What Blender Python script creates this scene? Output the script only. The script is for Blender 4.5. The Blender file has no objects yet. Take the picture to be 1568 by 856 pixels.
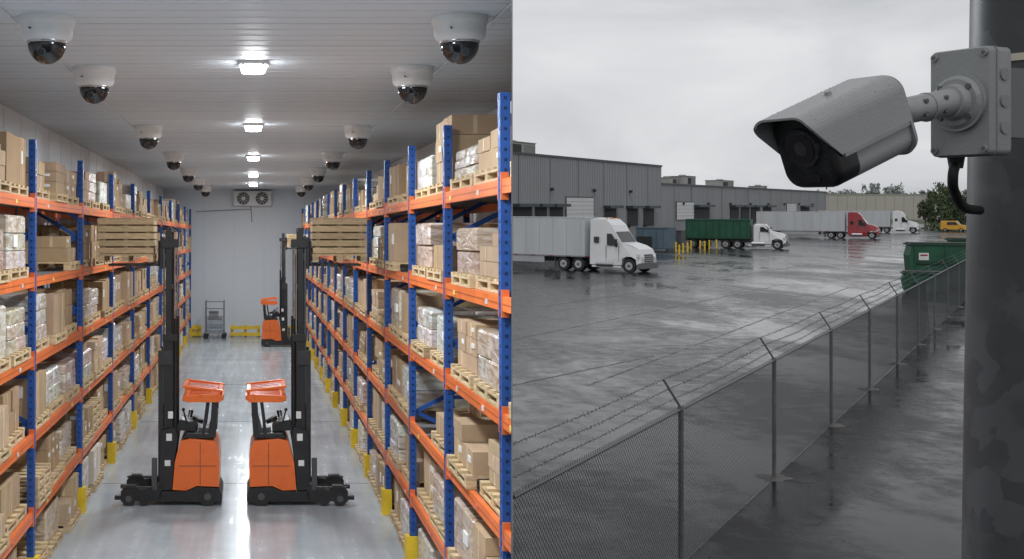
import bpy, bmesh, math, random
from mathutils import Vector, Matrix
random.seed(7)
S=bpy.context.scene
F=1800.0; EYE=5.0; HX=388.0; HY=315.0
K=396.0/F                      # added light divider runs along x = K*y
# ------------------------------------------------------------ materials
def newmat(name):
    m=bpy.data.materials.new(name); m.use_nodes=True
    nt=m.node_tree; b=nt.nodes['Principled BSDF']; return m,nt,b
def mat(name,col,rough=.5,metal=0,var=.15,scale=6,bump=0,bscale=60,tint=True,rvar=.1,stretch=None,spec=.5,coat=0):
    m,nt,b=newmat(name); N=nt.nodes; L=nt.links
    tc=N.new('ShaderNodeTexCoord'); src=tc.outputs['Object']
    if stretch:
        mp=N.new('ShaderNodeMapping'); mp.inputs['Scale'].default_value=stretch
        L.new(src,mp.inputs['Vector']); src=mp.outputs[0]
    n=N.new('ShaderNodeTexNoise'); n.inputs['Scale'].default_value=scale; n.inputs['Detail'].default_value=6
    n.inputs['Roughness'].default_value=.62
    L.new(src,n.inputs['Vector'])
    r=N.new('ShaderNodeValToRGB')
    r.color_ramp.elements[0].position=.3; r.color_ramp.elements[1].position=.7
    r.color_ramp.elements[0].color=[c*(1-var) for c in col]+[1]
    r.color_ramp.elements[1].color=[min(1,c*(1+var)) for c in col]+[1]
    L.new(n.outputs['Fac'],r.inputs[0]); out=r.outputs[0]
    if tint:
        a=N.new('ShaderNodeAttribute'); a.attribute_name='tint'
        mx=N.new('ShaderNodeMix'); mx.data_type='RGBA'; mx.blend_type='MULTIPLY'; mx.inputs[0].default_value=1
        L.new(out,mx.inputs[6]); L.new(a.outputs['Color'],mx.inputs[7]); out=mx.outputs[2]
    L.new(out,b.inputs['Base Color'])
    mr=N.new('ShaderNodeMapRange'); mr.inputs['From Min'].default_value=.3; mr.inputs['From Max'].default_value=.7
    mr.inputs['To Min'].default_value=max(.02,rough-rvar); mr.inputs['To Max'].default_value=min(1,rough+rvar)
    L.new(n.outputs['Fac'],mr.inputs['Value']); L.new(mr.outputs[0],b.inputs['Roughness'])
    b.inputs['Metallic'].default_value=metal; b.inputs['Specular IOR Level'].default_value=spec
    if coat: b.inputs['Coat Weight'].default_value=coat; b.inputs['Coat Roughness'].default_value=.1
    if bump:
        n2=N.new('ShaderNodeTexNoise'); n2.inputs['Scale'].default_value=bscale; n2.inputs['Detail'].default_value=4
        L.new(src,n2.inputs['Vector'])
        bp=N.new('ShaderNodeBump'); bp.inputs['Strength'].default_value=bump; bp.inputs['Distance'].default_value=.01
        L.new(n2.outputs['Fac'],bp.inputs['Height']); L.new(bp.outputs[0],b.inputs['Normal'])
    return m
def emis(name,col,st):
    m,nt,b=newmat(name); b.inputs['Emission Color'].default_value=(*col,1); b.inputs['Emission Strength'].default_value=st
    b.inputs['Base Color'].default_value=(.8,.8,.8,1); return m
M={}
M['card']=mat('cardboard',(.45,.315,.195),.8,var=.12,scale=4)
M['cardseam']=mat('cardboard_tape',(.60,.48,.33),.45)
M['label']=mat('paper_label',(.8,.8,.78),.6)
M['wood']=mat('pallet_wood',(.56,.42,.25),.8,var=.25,scale=9,stretch=(1,1,6))
M['blue']=mat('rack_blue_paint',(.018,.085,.33),.42,var=.2)
M['orange']=mat('rack_orange_paint',(.78,.175,.04),.42,var=.15)
M['yellow']=mat('safety_yellow',(.80,.55,.03),.5,var=.15)
M['forange']=mat('truck_orange_paint',(.85,.16,.02),.33,var=.05,coat=.3)
M['black']=mat('black_steel',(.018,.018,.02),.42,var=.3)
M['rubber']=mat('rubber',(.025,.025,.026),.75,var=.3)
M['chrome']=mat('steel',(.5,.5,.52),.3,metal=.9)
M['dgrey']=mat('dark_grey_metal',(.09,.095,.1),.5)
M['white']=mat('white_paint',(.74,.75,.76),.4,var=.05,scale=2)
M['domewhite']=mat('dome_plastic',(.78,.79,.79),.4,var=.03)
M['domeblack']=mat('smoked_dome',(.012,.012,.014),.07,rvar=.02,var=.1,spec=.8)
M['glass']=mat('vehicle_glass',(.02,.025,.03),.08,rvar=.03,spec=.8)
def wrapmat():
    m,nt,b=newmat('stretch_wrap'); N=nt.nodes; L=nt.links
    tc=N.new('ShaderNodeTexCoord'); mp=N.new('ShaderNodeMapping'); mp.inputs['Scale'].default_value=(2.4,2.4,8); mp.inputs['Rotation'].default_value=(.5,.35,0)
    L.new(tc.outputs['Object'],mp.inputs['Vector'])
    n=N.new('ShaderNodeTexNoise'); n.inputs['Scale'].default_value=1.7; n.inputs['Detail'].default_value=8; n.inputs['Distortion'].default_value=1.1
    L.new(mp.outputs[0],n.inputs['Vector'])
    r=N.new('ShaderNodeValToRGB'); r.color_ramp.elements[0].position=.33; r.color_ramp.elements[1].position=.63
    r.color_ramp.elements[0].color=(.45,.36,.27,1); r.color_ramp.elements[1].color=(.78,.77,.76,1)
    L.new(n.outputs['Fac'],r.inputs[0])
    a=N.new('ShaderNodeAttribute'); a.attribute_name='tint'
    mx=N.new('ShaderNodeMix'); mx.data_type='RGBA'; mx.blend_type='MULTIPLY'; mx.inputs[0].default_value=1
    L.new(r.outputs[0],mx.inputs[6]); L.new(a.outputs['Color'],mx.inputs[7]); L.new(mx.outputs[2],b.inputs['Base Color'])
    b.inputs['Roughness'].default_value=.25
    bp=N.new('ShaderNodeBump'); bp.inputs['Strength'].default_value=.7; bp.inputs['Distance'].default_value=.03
    L.new(n.outputs['Fac'],bp.inputs['Height']); L.new(bp.outputs[0],b.inputs['Normal'])
    return m
M['wrap']=wrapmat()
# ------------------------------------------------------------ mesh builder
class B:
    def __init__(s,xf=None): s.v=[];s.f=[];s.m=[];s.c=[];s.sm=[];s.xf=xf;s.mats=[]
    def mi(s,k):
        if k not in s.mats: s.mats.append(k)
        return s.mats.index(k)
    def add(s,vs,fs,mk,c=(1,1,1),sm=False):
        o=len(s.v)
        for p in vs: s.v.append(tuple(s.xf(*p)) if s.xf else tuple(p))
        i=s.mi(mk)
        for f in fs: s.f.append([o+q for q in f]); s.m.append(i); s.c.append(c); s.sm.append(sm)
    def box(s,a,b,mk,c=(1,1,1),rot=0):
        x0,y0,z0=a;x1,y1,z1=b
        vs=[(x0,y0,z0),(x1,y0,z0),(x1,y1,z0),(x0,y1,z0),(x0,y0,z1),(x1,y0,z1),(x1,y1,z1),(x0,y1,z1)]
        if rot:
            cx,cy=(x0+x1)/2,(y0+y1)/2; cr,sr=math.cos(rot),math.sin(rot)
            vs=[(cx+(x-cx)*cr-(y-cy)*sr,cy+(x-cx)*sr+(y-cy)*cr,z) for x,y,z in vs]
        s.add(vs,[(0,3,2,1),(4,5,6,7),(0,1,5,4),(1,2,6,5),(2,3,7,6),(3,0,4,7)],mk,c)
    def beam(s,p,q,w,h,mk,c=(1,1,1),up=(0,0,1)):
        p=Vector(p);q=Vector(q);d=(q-p).normalized();u=Vector(up)
        if abs(d.dot(u))>.98: u=Vector((1,0,0))
        r=d.cross(u).normalized()*w/2; t=r.cross(d).normalized()*h/2
        vs=[p-r-t,p+r-t,p+r+t,p-r+t,q-r-t,q+r-t,q+r+t,q-r+t]
        s.add(vs,[(3,2,1,0),(4,5,6,7),(0,1,5,4),(1,2,6,5),(2,3,7,6),(3,0,4,7)],mk,c)
    def cyl(s,p,q,r0,r1=None,n=16,mk='black',c=(1,1,1),caps=True):
        if r1 is None:r1=r0
        p=Vector(p);q=Vector(q);d=(q-p).normalized();u=Vector((0,0,1)) if abs(d.z)<.9 else Vector((1,0,0))
        a=d.cross(u).normalized();b=a.cross(d)
        vs=[]
        for P,R in((p,r0),(q,r1)):
            for i in range(n):
                t=2*math.pi*i/n; vs.append(P+a*R*math.cos(t)+b*R*math.sin(t))
        s.add(vs,[(i,(i+1)%n,n+(i+1)%n,n+i) for i in range(n)],mk,c,True)
        if caps: s.add(vs,[tuple(range(n))[::-1],tuple(range(n,2*n))],mk,c)
    def loft(s,rings,mk,c=(1,1,1),caps=True,sm=True):
        n=len(rings[0]);vs=[p for r in rings for p in r];fs=[]
        for k in range(len(rings)-1):
            for i in range(n): fs.append((k*n+i,k*n+(i+1)%n,(k+1)*n+(i+1)%n,(k+1)*n+i))
        s.add(vs,fs,mk,c,sm)
        if caps: s.add(list(rings[0]),[tuple(range(n))[::-1]],mk,c); s.add(list(rings[-1]),[tuple(range(n))],mk,c)
    def prism(s,prof,v0,v1,mk,c=(1,1,1),hw=None):
        n=len(prof); A=[];Bq=[]
        for i,(u,w) in enumerate(prof):
            k=hw[i] if hw else 0
            A.append((u,v0+k,w)); Bq.append((u,v1-k,w))
        s.add(A+Bq,[tuple(range(n)),tuple(range(n,2*n))[::-1]]+[(i,n+i,n+(i+1)%n,(i+1)%n) for i in range(n)],mk,c)
    def sph(s,c0,r,nu=12,nv=8,mk='black',c=(1,1,1),lo=-90,hi=90):
        rx,ry,rz=r if isinstance(r,tuple) else (r,r,r); rings=[]
        for j in range(nv+1):
            t=math.radians(lo+(hi-lo)*j/nv); cr=max(math.cos(t),.001)
            rings.append([(c0[0]+rx*cr*math.cos(2*math.pi*i/nu),c0[1]+ry*cr*math.sin(2*math.pi*i/nu),c0[2]+rz*math.sin(t)) for i in range(nu)])
        s.loft(rings,mk,c)
    def done(s,name,clip=0,bevel=0,parent=None):
        me=bpy.data.meshes.new(name); V=[Vector(p) for p in s.v]
        me.from_pydata(V,[],s.f)
        for k in s.mats: me.materials.append(M[k])
        at=me.color_attributes.new('tint','FLOAT_COLOR','CORNER'); 
        for p in me.polygons:
            p.material_index=s.m[p.index]; p.use_smooth=s.sm[p.index]
            for l in p.loop_indices: at.data[l].color=(*s.c[p.index],1)
        bm=bmesh.new(); bm.from_mesh(me)
        if clip:
            n=Vector((1,-K,0)).normalized()
            bmesh.ops.bisect_plane(bm,geom=bm.verts[:]+bm.edges[:]+bm.faces[:],plane_co=Vector((0,0,0))-n*.006,plane_no=n,clear_outer=True)
        bmesh.ops.recalc_face_normals(bm,faces=bm.faces[:])
        if bm.verts:
            xs=[v.co for v in bm.verts]
            o=Vector(((min(v.x for v in xs)+max(v.x for v in xs))/2,(min(v.y for v in xs)+max(v.y for v in xs))/2,min(v.z for v in xs)))
        else: o=Vector()
        bmesh.ops.translate(bm,verts=bm.verts,vec=-o)
        bm.to_mesh(me); bm.free()
        ob=bpy.data.objects.new(name,me); ob.location=o; S.collection.objects.link(ob)
        if bevel:
            md=ob.modifiers.new('bevel','BEVEL'); md.width=bevel; md.segments=2; md.limit_method='ANGLE'; md.angle_limit=math.radians(40)
        if parent: ob.parent=parent
        return ob
def tn(v): 
    k=1+random.uniform(-v,v); return (k,k*random.uniform(.97,1.03),k*random.uniform(.93,1.05))
# ============================================================ WAREHOUSE (left)
th=math.atan(48/F); ct,st=math.cos(th),math.sin(th)
def H(x,d,h): return (x,d*ct+h*st,EYE+h*ct-d*st)
FL=-3.75; CE=1.82; D0=6.0; D1=45.0; WX=3.45
def floormat():
    m,nt,b=newmat('polished_concrete'); N=nt.nodes;L=nt.links
    g=N.new('ShaderNodeNewGeometry')
    n=N.new('ShaderNodeTexNoise'); n.inputs['Scale'].default_value=.9; n.inputs['Detail'].default_value=9; n.inputs['Roughness'].default_value=.65
    L.new(g.outputs['Position'],n.inputs['Vector'])
    mp=N.new('ShaderNodeMapping'); mp.inputs['Scale'].default_value=(6,.35,1); L.new(g.outputs['Position'],mp.inputs['Vector'])
    n2=N.new('ShaderNodeTexNoise'); n2.inputs['Scale'].default_value=1; n2.inputs['Detail'].default_value=6; L.new(mp.outputs[0],n2.inputs['Vector'])
    ad=N.new('ShaderNodeMath'); ad.operation='ADD'; L.new(n.outputs['Fac'],ad.inputs[0]); L.new(n2.outputs['Fac'],ad.inputs[1])
    r=N.new('ShaderNodeValToRGB'); r.color_ramp.elements[0].position=.34;r.color_ramp.elements[1].position=.66
    h=N.new('ShaderNodeMath'); h.operation='MULTIPLY'; h.inputs[1].default_value=.5; L.new(ad.outputs[0],h.inputs[0])
    r.color_ramp.elements[0].color=(.35,.39,.42,1); r.color_ramp.elements[1].color=(.50,.545,.58,1)
    L.new(h.outputs[0],r.inputs[0]); L.new(r.outputs[0],b.inputs['Base Color'])
    mr=N.new('ShaderNodeMapRange'); mr.inputs['From Min'].default_value=.3; mr.inputs['From Max'].default_value=.7; mr.inputs['To Min'].default_value=.12; mr.inputs['To Max'].default_value=.34; L.new(h.outputs[0],mr.inputs['Value']); L.new(mr.outputs[0],b.inputs['Roughness'])
    return m
M['floor']=floormat()
M['panel']=mat('ceiling_panel',(.70,.77,.84),.46,var=.012,scale=.5,tint=True,rvar=.03,spec=.4)
M['wallw']=mat('cold_store_wall',(.78,.83,.88),.5,var=.015,scale=1)
M['seam']=mat('panel_seam',(.38,.42,.46),.6)
M['joint']=mat('floor_joint',(.22,.22,.22),.8)
M['divgrey']=mat('divider_grey',(.28,.29,.30),.5)  # plain grey for the added light divider
b=B(H); b.box((-WX,D0,FL-.15),(WX+1,D1,FL),'floor'); b.done('warehouse_floor',clip=1)
b=B(H)
for d in (12,18,24,30,36,42): b.box((-2.3,d,FL+.001),(1.75,d+.012,FL+.004),'joint')
b.done('floor_joints',clip=1)
b=B(H); b.box((-WX,D0,CE),(WX,D1,CE+.12),'panel')
d=D0+.5; k=0
while d<D1:
    b.box((-WX,d,CE-.003),(WX,d+(.012 if k%4==0 else .006),CE+.002),'seam',c=(1.25,1.25,1.25) if k%4==0 else (1.7,1.7,1.7)); d+=.29; k+=1
for x in (-2.0,2.0): b.cyl((x,D0,CE-.012),(x,D1,CE-.012),.008,.008,6,'domewhite')
b.done('warehouse_ceiling',clip=1)
b=B(H); b.box((-WX-.12,D0,FL-.15),(-WX,D1,CE+.12),'wallw')
d=D0+.6
while d<D1: b.box((-WX-.002,d,FL),(-WX+.005,d+.012,CE),'seam',c=(1.7,1.7,1.7)); d+=1.2
b.done('warehouse_side_wall')
b=B(H); b.box((WX,16.5,FL-.15),(WX+.12,D1,CE+.12),'wallw'); b.done('warehouse_side_wall')
b=B(H); b.box((-WX-.12,D1,FL-.15),(WX+.12,D1+.12,CE+.12),'wallw')
x=-WX+.4
while x<WX: b.box((x,D1-.004,FL),(x+.015,D1+.002,CE),'seam',c=(1.7,1.7,1.7)); x+=1.15
b.box((-2.3,D1-.03,FL),(2,D1-.005,FL+.12),'white')
b.done('warehouse_end_wall')
# added unseen divider, keeps yard daylight and hall lamplight apart, on the line x=K*y
b=B()
n=Vector((1,-K,0)).normalized()
p=Vector((K*5.6,5.6,0)); q=Vector((K*16.5,16.5,0))
vs=[]
for P in (p,q):
    for o in (-.003,.003):
        for z in (0,7.2): vs.append((P.x+n.x*o,P.y+n.y*o,z))
b.add(vs,[(0,1,3,2),(4,6,7,5),(0,4,5,1),(2,3,7,6),(1,5,7,3),(0,2,6,4)],'divgrey'); b.done('light_divider')
M['led']=emis('led_panel',(.96,.98,1),40)
for i,d in enumerate((9.0-1.2,12.2,18.9,26.2,33.4,39.5)):
    b=B(H); b.box((-.15,d-.15,CE-.04),(.15,d+.15,CE-.002),'domewhite')
    for xx in (-.1,.1): b.box((xx-.01,d-.17,CE-.05),(xx+.01,d+.17,CE-.041),'domewhite')
    b.cyl((0,d,CE-.041),(0,d,CE-.11),.135,.12,28,'led'); b.done('ceiling_light')
    l=bpy.data.lights.new('ceiling_lamp','AREA'); l.shape='RECTANGLE'; l.size=.5; l.size_y=.8; l.energy=172; l.color=(.90,.96,1)
    o=bpy.data.objects.new('ceiling_lamp',l); o.location=H(0,d,CE-.13); o.rotation_euler=(-th,0,0); S.collection.objects.link(o)
# dome cameras
for sgn in(-1,1):
    for d in (9.7,12.6,19.2,25.2,30.9,36.4,42.0):
        b=B(H); x=sgn*1.71
        prof=[(.232,0),(.235,-.045),(.228,-.06),(.218,-.068),(.212,-.15),(.20,-.18),(.165,-.205)]
        b.loft([[(x+r*math.cos(2*math.pi*i/40),d+r*math.sin(2*math.pi*i/40),CE+z-.001) for i in range(40)] for r,z in prof],'domewhite')
        b.loft([[(x+r*math.cos(2*math.pi*i/40),d+r*math.sin(2*math.pi*i/40),CE+z) for i in range(40)] for r,z in [(.167,-.203),(.168,-.215),(.16,-.222)]],'chrome')
        b.sph((x,d,CE-.225),(.158,.158,.165),28,10,'domeblack',lo=-90,hi=8)
        b.cyl((x+.02*sgn,d-.12,CE-.30),(x+.02*sgn,d-.152,CE-.31),.038,.034,16,'dgrey')
        b.cyl((x+.02*sgn,d-.15,CE-.31),(x+.02*sgn,d-.160,CE-.312),.026,.026,16,'glass')
        b.cyl((x-.10,d-.185,CE-.12),(x-.11,d-.215,CE-.12),.008,.008,8,'dgrey')
        b.done('dome_security_camera',clip=1)
# racks
LV=[FL,-2.93,-2.10,-1.27,-.43,.42]; TOP=1.05
def rack(s,X,dep,d0,bay,nb):
    b=B(H); xo=lambda t: s*(X+t)
    def bx(t0,t1,da,db,z0,z1,mk,c=(1,1,1)):
        a0,a1=sorted((xo(t0),xo(t1))); b.box((a0,da,z0),(a1,db,z1),mk,c)
    for k in range(nb+1):
        d=d0+k*bay
        for t in (0,dep-.07):
            bx(t,t+.075,d-.045,d+.045,FL,TOP,'blue')
            bx(t-.03,t+.12,d-.07,d+.07,FL,FL+.012,'dgrey')
        for zz in range(64):
            z=FL+.1+zz*.075
            if z<TOP-.03: bx(-.0015,.01,d-.010,d+.010,z,z+.025,'black'); bx(.027,.048,d-.0465,d-.04,z,z+.022,'blue',(.25,.25,.25))
        bx(-.05,-.004,d-.08,d+.08,FL,FL+.34,'yellow'); bx(-.004,.08,d-.085,d-.05,FL,FL+.34,'yellow')
        z=FL+.25; a=0
        while z+.55<TOP:
            p=(xo(.07 if a else dep-.07),d,z); q=(xo(dep-.07 if a else .07),d,z+.5)
            b.beam(p,q,.045,.045,'blue'); z+=.5; a=1-a
            b.beam((xo(.07),d,z),(xo(dep-.07),d,z),.03,.03,'blue') if int(z*10)%3==0 else None
        if k==nb: break
        for lv in LV[1:]:
            for t in (.005,dep-.055):
                bx(t,t+.045,d+.046,d+bay-.046,lv-.105,lv,'orange',tn(.08))
                for e in (d+.046,d+bay-.066): bx(t-.006,t+.05,e,e+.02,lv-.15,lv+.05,'orange')
            bx(.0035,.0049,d+.07,d+bay-.07,lv-.060,lv-.048,'orange',(.6,.6,.6))
            for j in range(4):
                dd=d+bay*(j+.5)/4; bx(.05,dep-.05,dd-.02,dd+.02,lv-.03,lv-.004,'dgrey',(3,3,3))
            for j in range(2):
                if random.random()<.25: continue
                dd=d+bay*(j+.5)/2+random.uniform(-.3,.3); bx(-.0015,.0034,dd,dd+.08,lv-.085,lv-.045,'label',random.choice([(.8,.8,.8),(.7,.7,.7),(1,.8,.2),(.8,.2,.15)]))
    b.done('pallet_rack',clip=s>0)
def carton(b,x0,x1,d0,d1,z0,z1,s,X,base):
    c=tuple(a*q for a,q in zip(tn(.09),base)); r=random.uniform(-.03,.03)
    b.box((x0,d0,z0),(x1,d1,z1),'card',c,rot=r)
    if r*r<.0003:
        xc=(x0+x1)/2; b.box((xc-.02,d0-.0035,z0+.01),(xc+.02,d0+.002,z1-.002),'cardseam',c)
        fx=x0 if s>0 else x1; dc=(d0+d1)/2
        b.box((fx-.004,dc-.02,z0+.01),(fx+.004,dc+.02,z1-.002),'cardseam',c)
    if random.random()<.3:
        fx=x0 if s>0 else x1; a=d0+(d1-d0)*.15
        b.box((fx-.008,a,z0+(z1-z0)*.45),(fx+.008,a+(d1-d0)*.25,z0+(z1-z0)*.72),'label')
    if random.random()<.2: b.box((x0+(x1-x0)*.6,d0-.007,z0+(z1-z0)*.5),(x0+(x1-x0)*.85,d0+.007,z0+(z1-z0)*.75),'label')
def pallet(b,x0,x1,d0,d1,z,sc=1):
    hh=.11*sc; c=tn(.15)
    for i in range(5):
        t=d0+(d1-d0-.1)*i/4; b.box((x0,t,z+hh-.022),(x1,t+.1,z+hh),'wood',tn(.15))
    for i in range(3):
        t=x0+(x1-x0-.09)*i/2
        b.box((t,d0,z),(t+.09,d1,z+.02),'wood',c)
        b.box((t,d0,z+hh-.040),(t+.09,d1,z+hh-.023),'wood',c)
        for j in range(3):
            e=d0+(d1-d0-.1)*j/2; b.box((t+.002,e+.001,z+.021),(t+.088,e+.099,z+hh-.041),'wood',tn(.2))
    return hh
def load(b,s,X,dep,d0,ln,z,maxh):
    x0,x1=sorted((s*(X+.0+random.uniform(-.03,.06)),s*(X+dep-.06)))
    hh=pallet(b,x0,x1,d0,d0+ln,z)
    z0=z+hh+.002; kind=random.random(); gh=random.uniform(.62,1.0)*maxh
    ix=random.uniform(.01,.06); X0=x0+ix;X1=x1-ix;Da=d0+random.uniform(0,.05);Db=d0+ln-random.uniform(0,.08)
    if kind<.60:
        base=random.choice([(1,1,1),(1,1,1),(1,1,1),(.84,.80,.74),(.9,.9,.9),(1.12,1.13,1.15),(1.15,1.2,1.25)])
        if random.random()<.03: base=(1.45,1.85,2.5)
        nx=random.choice((1,2,2,3)); nd=random.choice((1,2,2,3)); nz=random.choice((1,2,2,3))
        for k in range(nz):
            for i in range(nx):
                for j in range(nd):
                    if k==nz-1 and nz>1 and random.random()<.2: continue
                    a=X0+(X1-X0)*i/nx; e=X0+(X1-X0)*(i+1)/nx; p=Da+(Db-Da)*j/nd; q=Da+(Db-Da)*(j+1)/nd
                    jt=lambda: random.uniform(.002,.016)
                    hs=random.uniform(0,.04) if k==nz-1 else 0
                    carton(b,a+jt(),e-jt(),p+jt(),q-jt(),z0+gh*k/nz+.001,z0+gh*(k+1)/nz-.003-hs,s,X,base)
    elif kind<.94:
        nz=random.choice((1,2,3)); c=tn(.10)
        if random.random()<.55: c=(c[0]*.86,c[1]*.77,c[2]*.67)
        nx=random.choice((1,2)); nd=random.choice((1,2,2))
        for k in range(nz):
            for i in range(nx):
                for j in range(nd):
                    a=X0+(X1-X0)*i/nx; e=X0+(X1-X0)*(i+1)/nx; p=Da+(Db-Da)*j/nd; q=Da+(Db-Da)*(j+1)/nd
                    o=random.uniform(-.008,.012); zz0=z0+gh*k/nz; zz1=z0+gh*(k+1)/nz-.004; ch=.025
                    P=[(a+ch+o,p+o+.002),(e-ch-o,p+o+.002),(e-o-.003,p+ch),(e-o-.003,q-ch),(e-ch,q-.003),(a+ch,q-.003),(a+o+.003,q-ch),(a+o+.003,p+ch)]
                    mx_=(a+e)/2; my_=(p+q)/2
                    cc=tuple(v*random.uniform(.93,1.07) for v in c)
                    b.loft([[(x,y,zz0+.001) for x,y in P],[(x,y,zz1-.02) for x,y in P],[(mx_+(x-mx_)*.95,my_+(y-my_)*.95,zz1) for x,y in P]],'wrap',cc,sm=False)
        if random.random()<.4:
            fx=X0 if s>0 else X1
            b.box((fx-.012,Da+.2,z0+gh*.4),(fx+.012,Da+.38,z0+gh*.62),'label')
    else:
        zz=z+hh+.002
        for k in range(random.choice((1,2,3))): zz+=.002+pallet(b,x0+.01,x1-.01,d0+.01,d0+ln-.01,zz)
def loads(s,X,dep,d0,bay,nb,per):
    b=B(H)
    for k in range(nb):
        for li,lv in enumerate(LV):
            sl=(bay-.16)/per
            for j in range(per):
                if random.random()<.05: continue
                ln=sl-random.uniform(.06,.28)
                load(b,s,X,dep,d0+k*bay+.08+j*sl+.03,ln,lv+.003,.54 if li<5 else random.choice((.4,.55,.68)))
    b.done('palletized_goods',clip=s>0)
rack(-1,2.34,.98,9.15,3.5,10); loads(-1,2.34,.98,9.15,3.5,10,3)
rack(1,1.79,1.15,6.05,2.5,15); loads(1,1.79,1.15,6.05,2.5,15,2)
# reach trucks
def crate(x0,x1,d0,d1,z,hg):
    b=B(H); hh=pallet(b,x0,x1,d0,d1,z); n=5
    for k in range(n):
        a=z+hh+.01+k*(hg-hh)/n; e=a+(hg-hh)/n-.022
        b.box((x0+random.uniform(-.01,.01),d0,a),(x1+random.uniform(-.01,.01),d0+.02,e),'wood',tn(.15)); b.box((x0,d1-.02,a),(x1,d1,e),'wood',tn(.12))
        b.box((x0+.011,d0+.0205,a),(x0+.03,d1-.0205,e),'wood',tn(.12)); b.box((x1-.03,d0+.0205,a),(x1-.011,d1-.0205,e),'wood',tn(.12))
    for x in (x0+.05,(x0+x1)/2-.03,x1-.11): b.box((x,d0+.021,z+hh),(x+.06,d0+.045,z+hg-.02),'wood',(.7,.7,.7))
    b.box((x0+.035,d0+.05,z+hh),(x1-.035,d1-.05,z+hg-.04),'wood',(.5,.46,.42))
    for i in range(5):
        t=d0+(d1-d0-.1)*i/4; b.box((x0,t,z+hg-.018),(x1,t+.1,z+hg),'wood',tn(.1))
    b.done('wooden_crate',clip=1)
def reach_truck(x0,s,dn,lift=3.4):
    b=B(lambda u,v,w: H(x0+s*u,dn+v,FL+w))
    b.prism([(0,.06),(.0,.16),(.04,.24),(.35,.26),(.5,.20),(.86,.20),(.9,.06)],0,.86,'black')
    b.prism([(.04,.262),(.03,.6),(.05,.80),(.10,.90),(.45,.93),(.58,.90),(.66,.60),(.69,.22),(.5,.21),(.35,.275)],.012,.848,'forange')
    b.prism([(.12,.931),(.16,.99),(.5,1.0),(.56,.931)],.05,.81,'black')
    b.prism([(.70,.21),(.67,.60),(.62,.95),(.66,1.08),(.86,1.04),(.88,.21)],.03,.83,'black')
    b.box((.70,.024,.9),(.78,.0285,1.0),'label'); b.box((.72,.024,.55),(.80,.0285,.63),'label')
    b.box((.08,.006,.55),(.60,.0115,.556),'black'); b.box((.30,.006,.29),(.306,.0115,.88),'black')
    b.prism([(.36,1.0),(.40,1.13),(.60,1.17),(.66,1.02)],.2,.75,'black')
    b.cyl((.36,.3,1.13),(.34,.3,1.18),.085,.085,20,'black'); b.cyl((.46,.55,1.15),(.44,.55,1.25),.015,.02,8,'black'); b.cyl((.5,.65,1.15),(.48,.65,1.24),.012,.02,8,'chrome')
    b.cyl((.5,.2,1.12),(.55,.2,1.30),.012,.012,8,'black'); b.sph((.55,.2,1.31),.025,8,6,'black')
    b.prism([(.10,.99),(.06,1.25),(.13,1.27),(.2,1.04),(.34,1.05),(.34,.99)],.25,.7,'dgrey')
    for v in (.06,.74):
        b.beam((.13,v,.95),(.10,v,1.46),.05,.085,'black',up=(1,0,0)); b.beam((.26,v,.99),(.2,v,1.46),.025,.04,'black',up=(1,0,0))
    pr=[(-.02,1.52),(.02,1.44),(.5,1.44),(.56,1.50),(.54,1.53),(.04,1.55)]
    b.prism(pr,0,.05,'forange'); b.prism(pr,.78,.83,'forange')
    b.box((-.02,.05,1.46),(.06,.78,1.53),'forange'); b.box((.47,.05,1.45),(.55,.78,1.52),'forange')
    for i in range(6): b.box((.06,.12+i*.115,1.475),(.47,.15+i*.115,1.505),'forange')
    pr=[(-.02,1.58),(-.01,1.61),(.5,1.67),(.56,1.665),(.55,1.64)]
    b.prism(pr,.02,.06,'forange'); b.prism(pr,.77,.81,'forange')
    for v in (.02,.77):
        b.box((.02,v+.005,1.53),(.05,v+.035,1.60),'forange'); b.box((.49,v+.005,1.52),(.52,v+.035,1.65),'forange')
    b.box((.0,.06,1.58),(.05,.77,1.60),'forange'); b.box((.5,.06,1.635),(.55,.77,1.66),'forange')
    for i in range(4): b.beam((.03,.15+i*.17,1.59),(.52,.15+i*.17,1.645),.02,.012,'forange')
    for v in (.12,.66):
        b.box((.70,v,.12),(.82,v+.07,2.35),'black'); b.box((.83,v+.004,.3),(.90,v+.06,2.15),'black',(1.5,1.5,1.5))
        b.box((.72,v+.012,2.3),(.80,v+.058,3.88),'black'); b.box((.812,v+.015,1.4),(.835,v+.05,3.75),'dgrey')
        b.cyl((.66,v+.03,1.0),(.66,v+.03,2.6),.022,.022,10,'black'); b.cyl((.67,v+.03,2.6),(.67,v+.03,3.7),.013,.013,8,'chrome')
    for w in (.35,1.2,2.25,3.0,3.82): b.box((.725,.19,w),(.80,.66,w+.06),'black')
    b.box((.70,.10,1.95),(.90,.11,2.15),'black',(2,2,2)); b.box((.69,.09,1.2),(.76,.105,1.3),'label')
    b.box((.64,.1,2.28),(.84,.13,2.38),'black');b.box((.62,.09,3.6),(.86,.12,3.72),'black')
    for i in range(7):
        b.cyl((.685,.3+i*.02,1.0),(.69,.3+i*.02,3.5),.006,.006,6,'rubber')
    b.box((.84,.12,lift-.1),(.88,.74,lift+.35),'black'); b.box((.80,.15,lift+.02),(.842,.7,lift+.1),'dgrey')
    for v in (.22,.56): b.box((.885,v,lift-.06),(.915,v+.08,lift+.3),'black'); b.box((.885,v,lift-.062),(1.62,v+.08,lift-.03),'black',(1.5,1.5,1.5))
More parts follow.
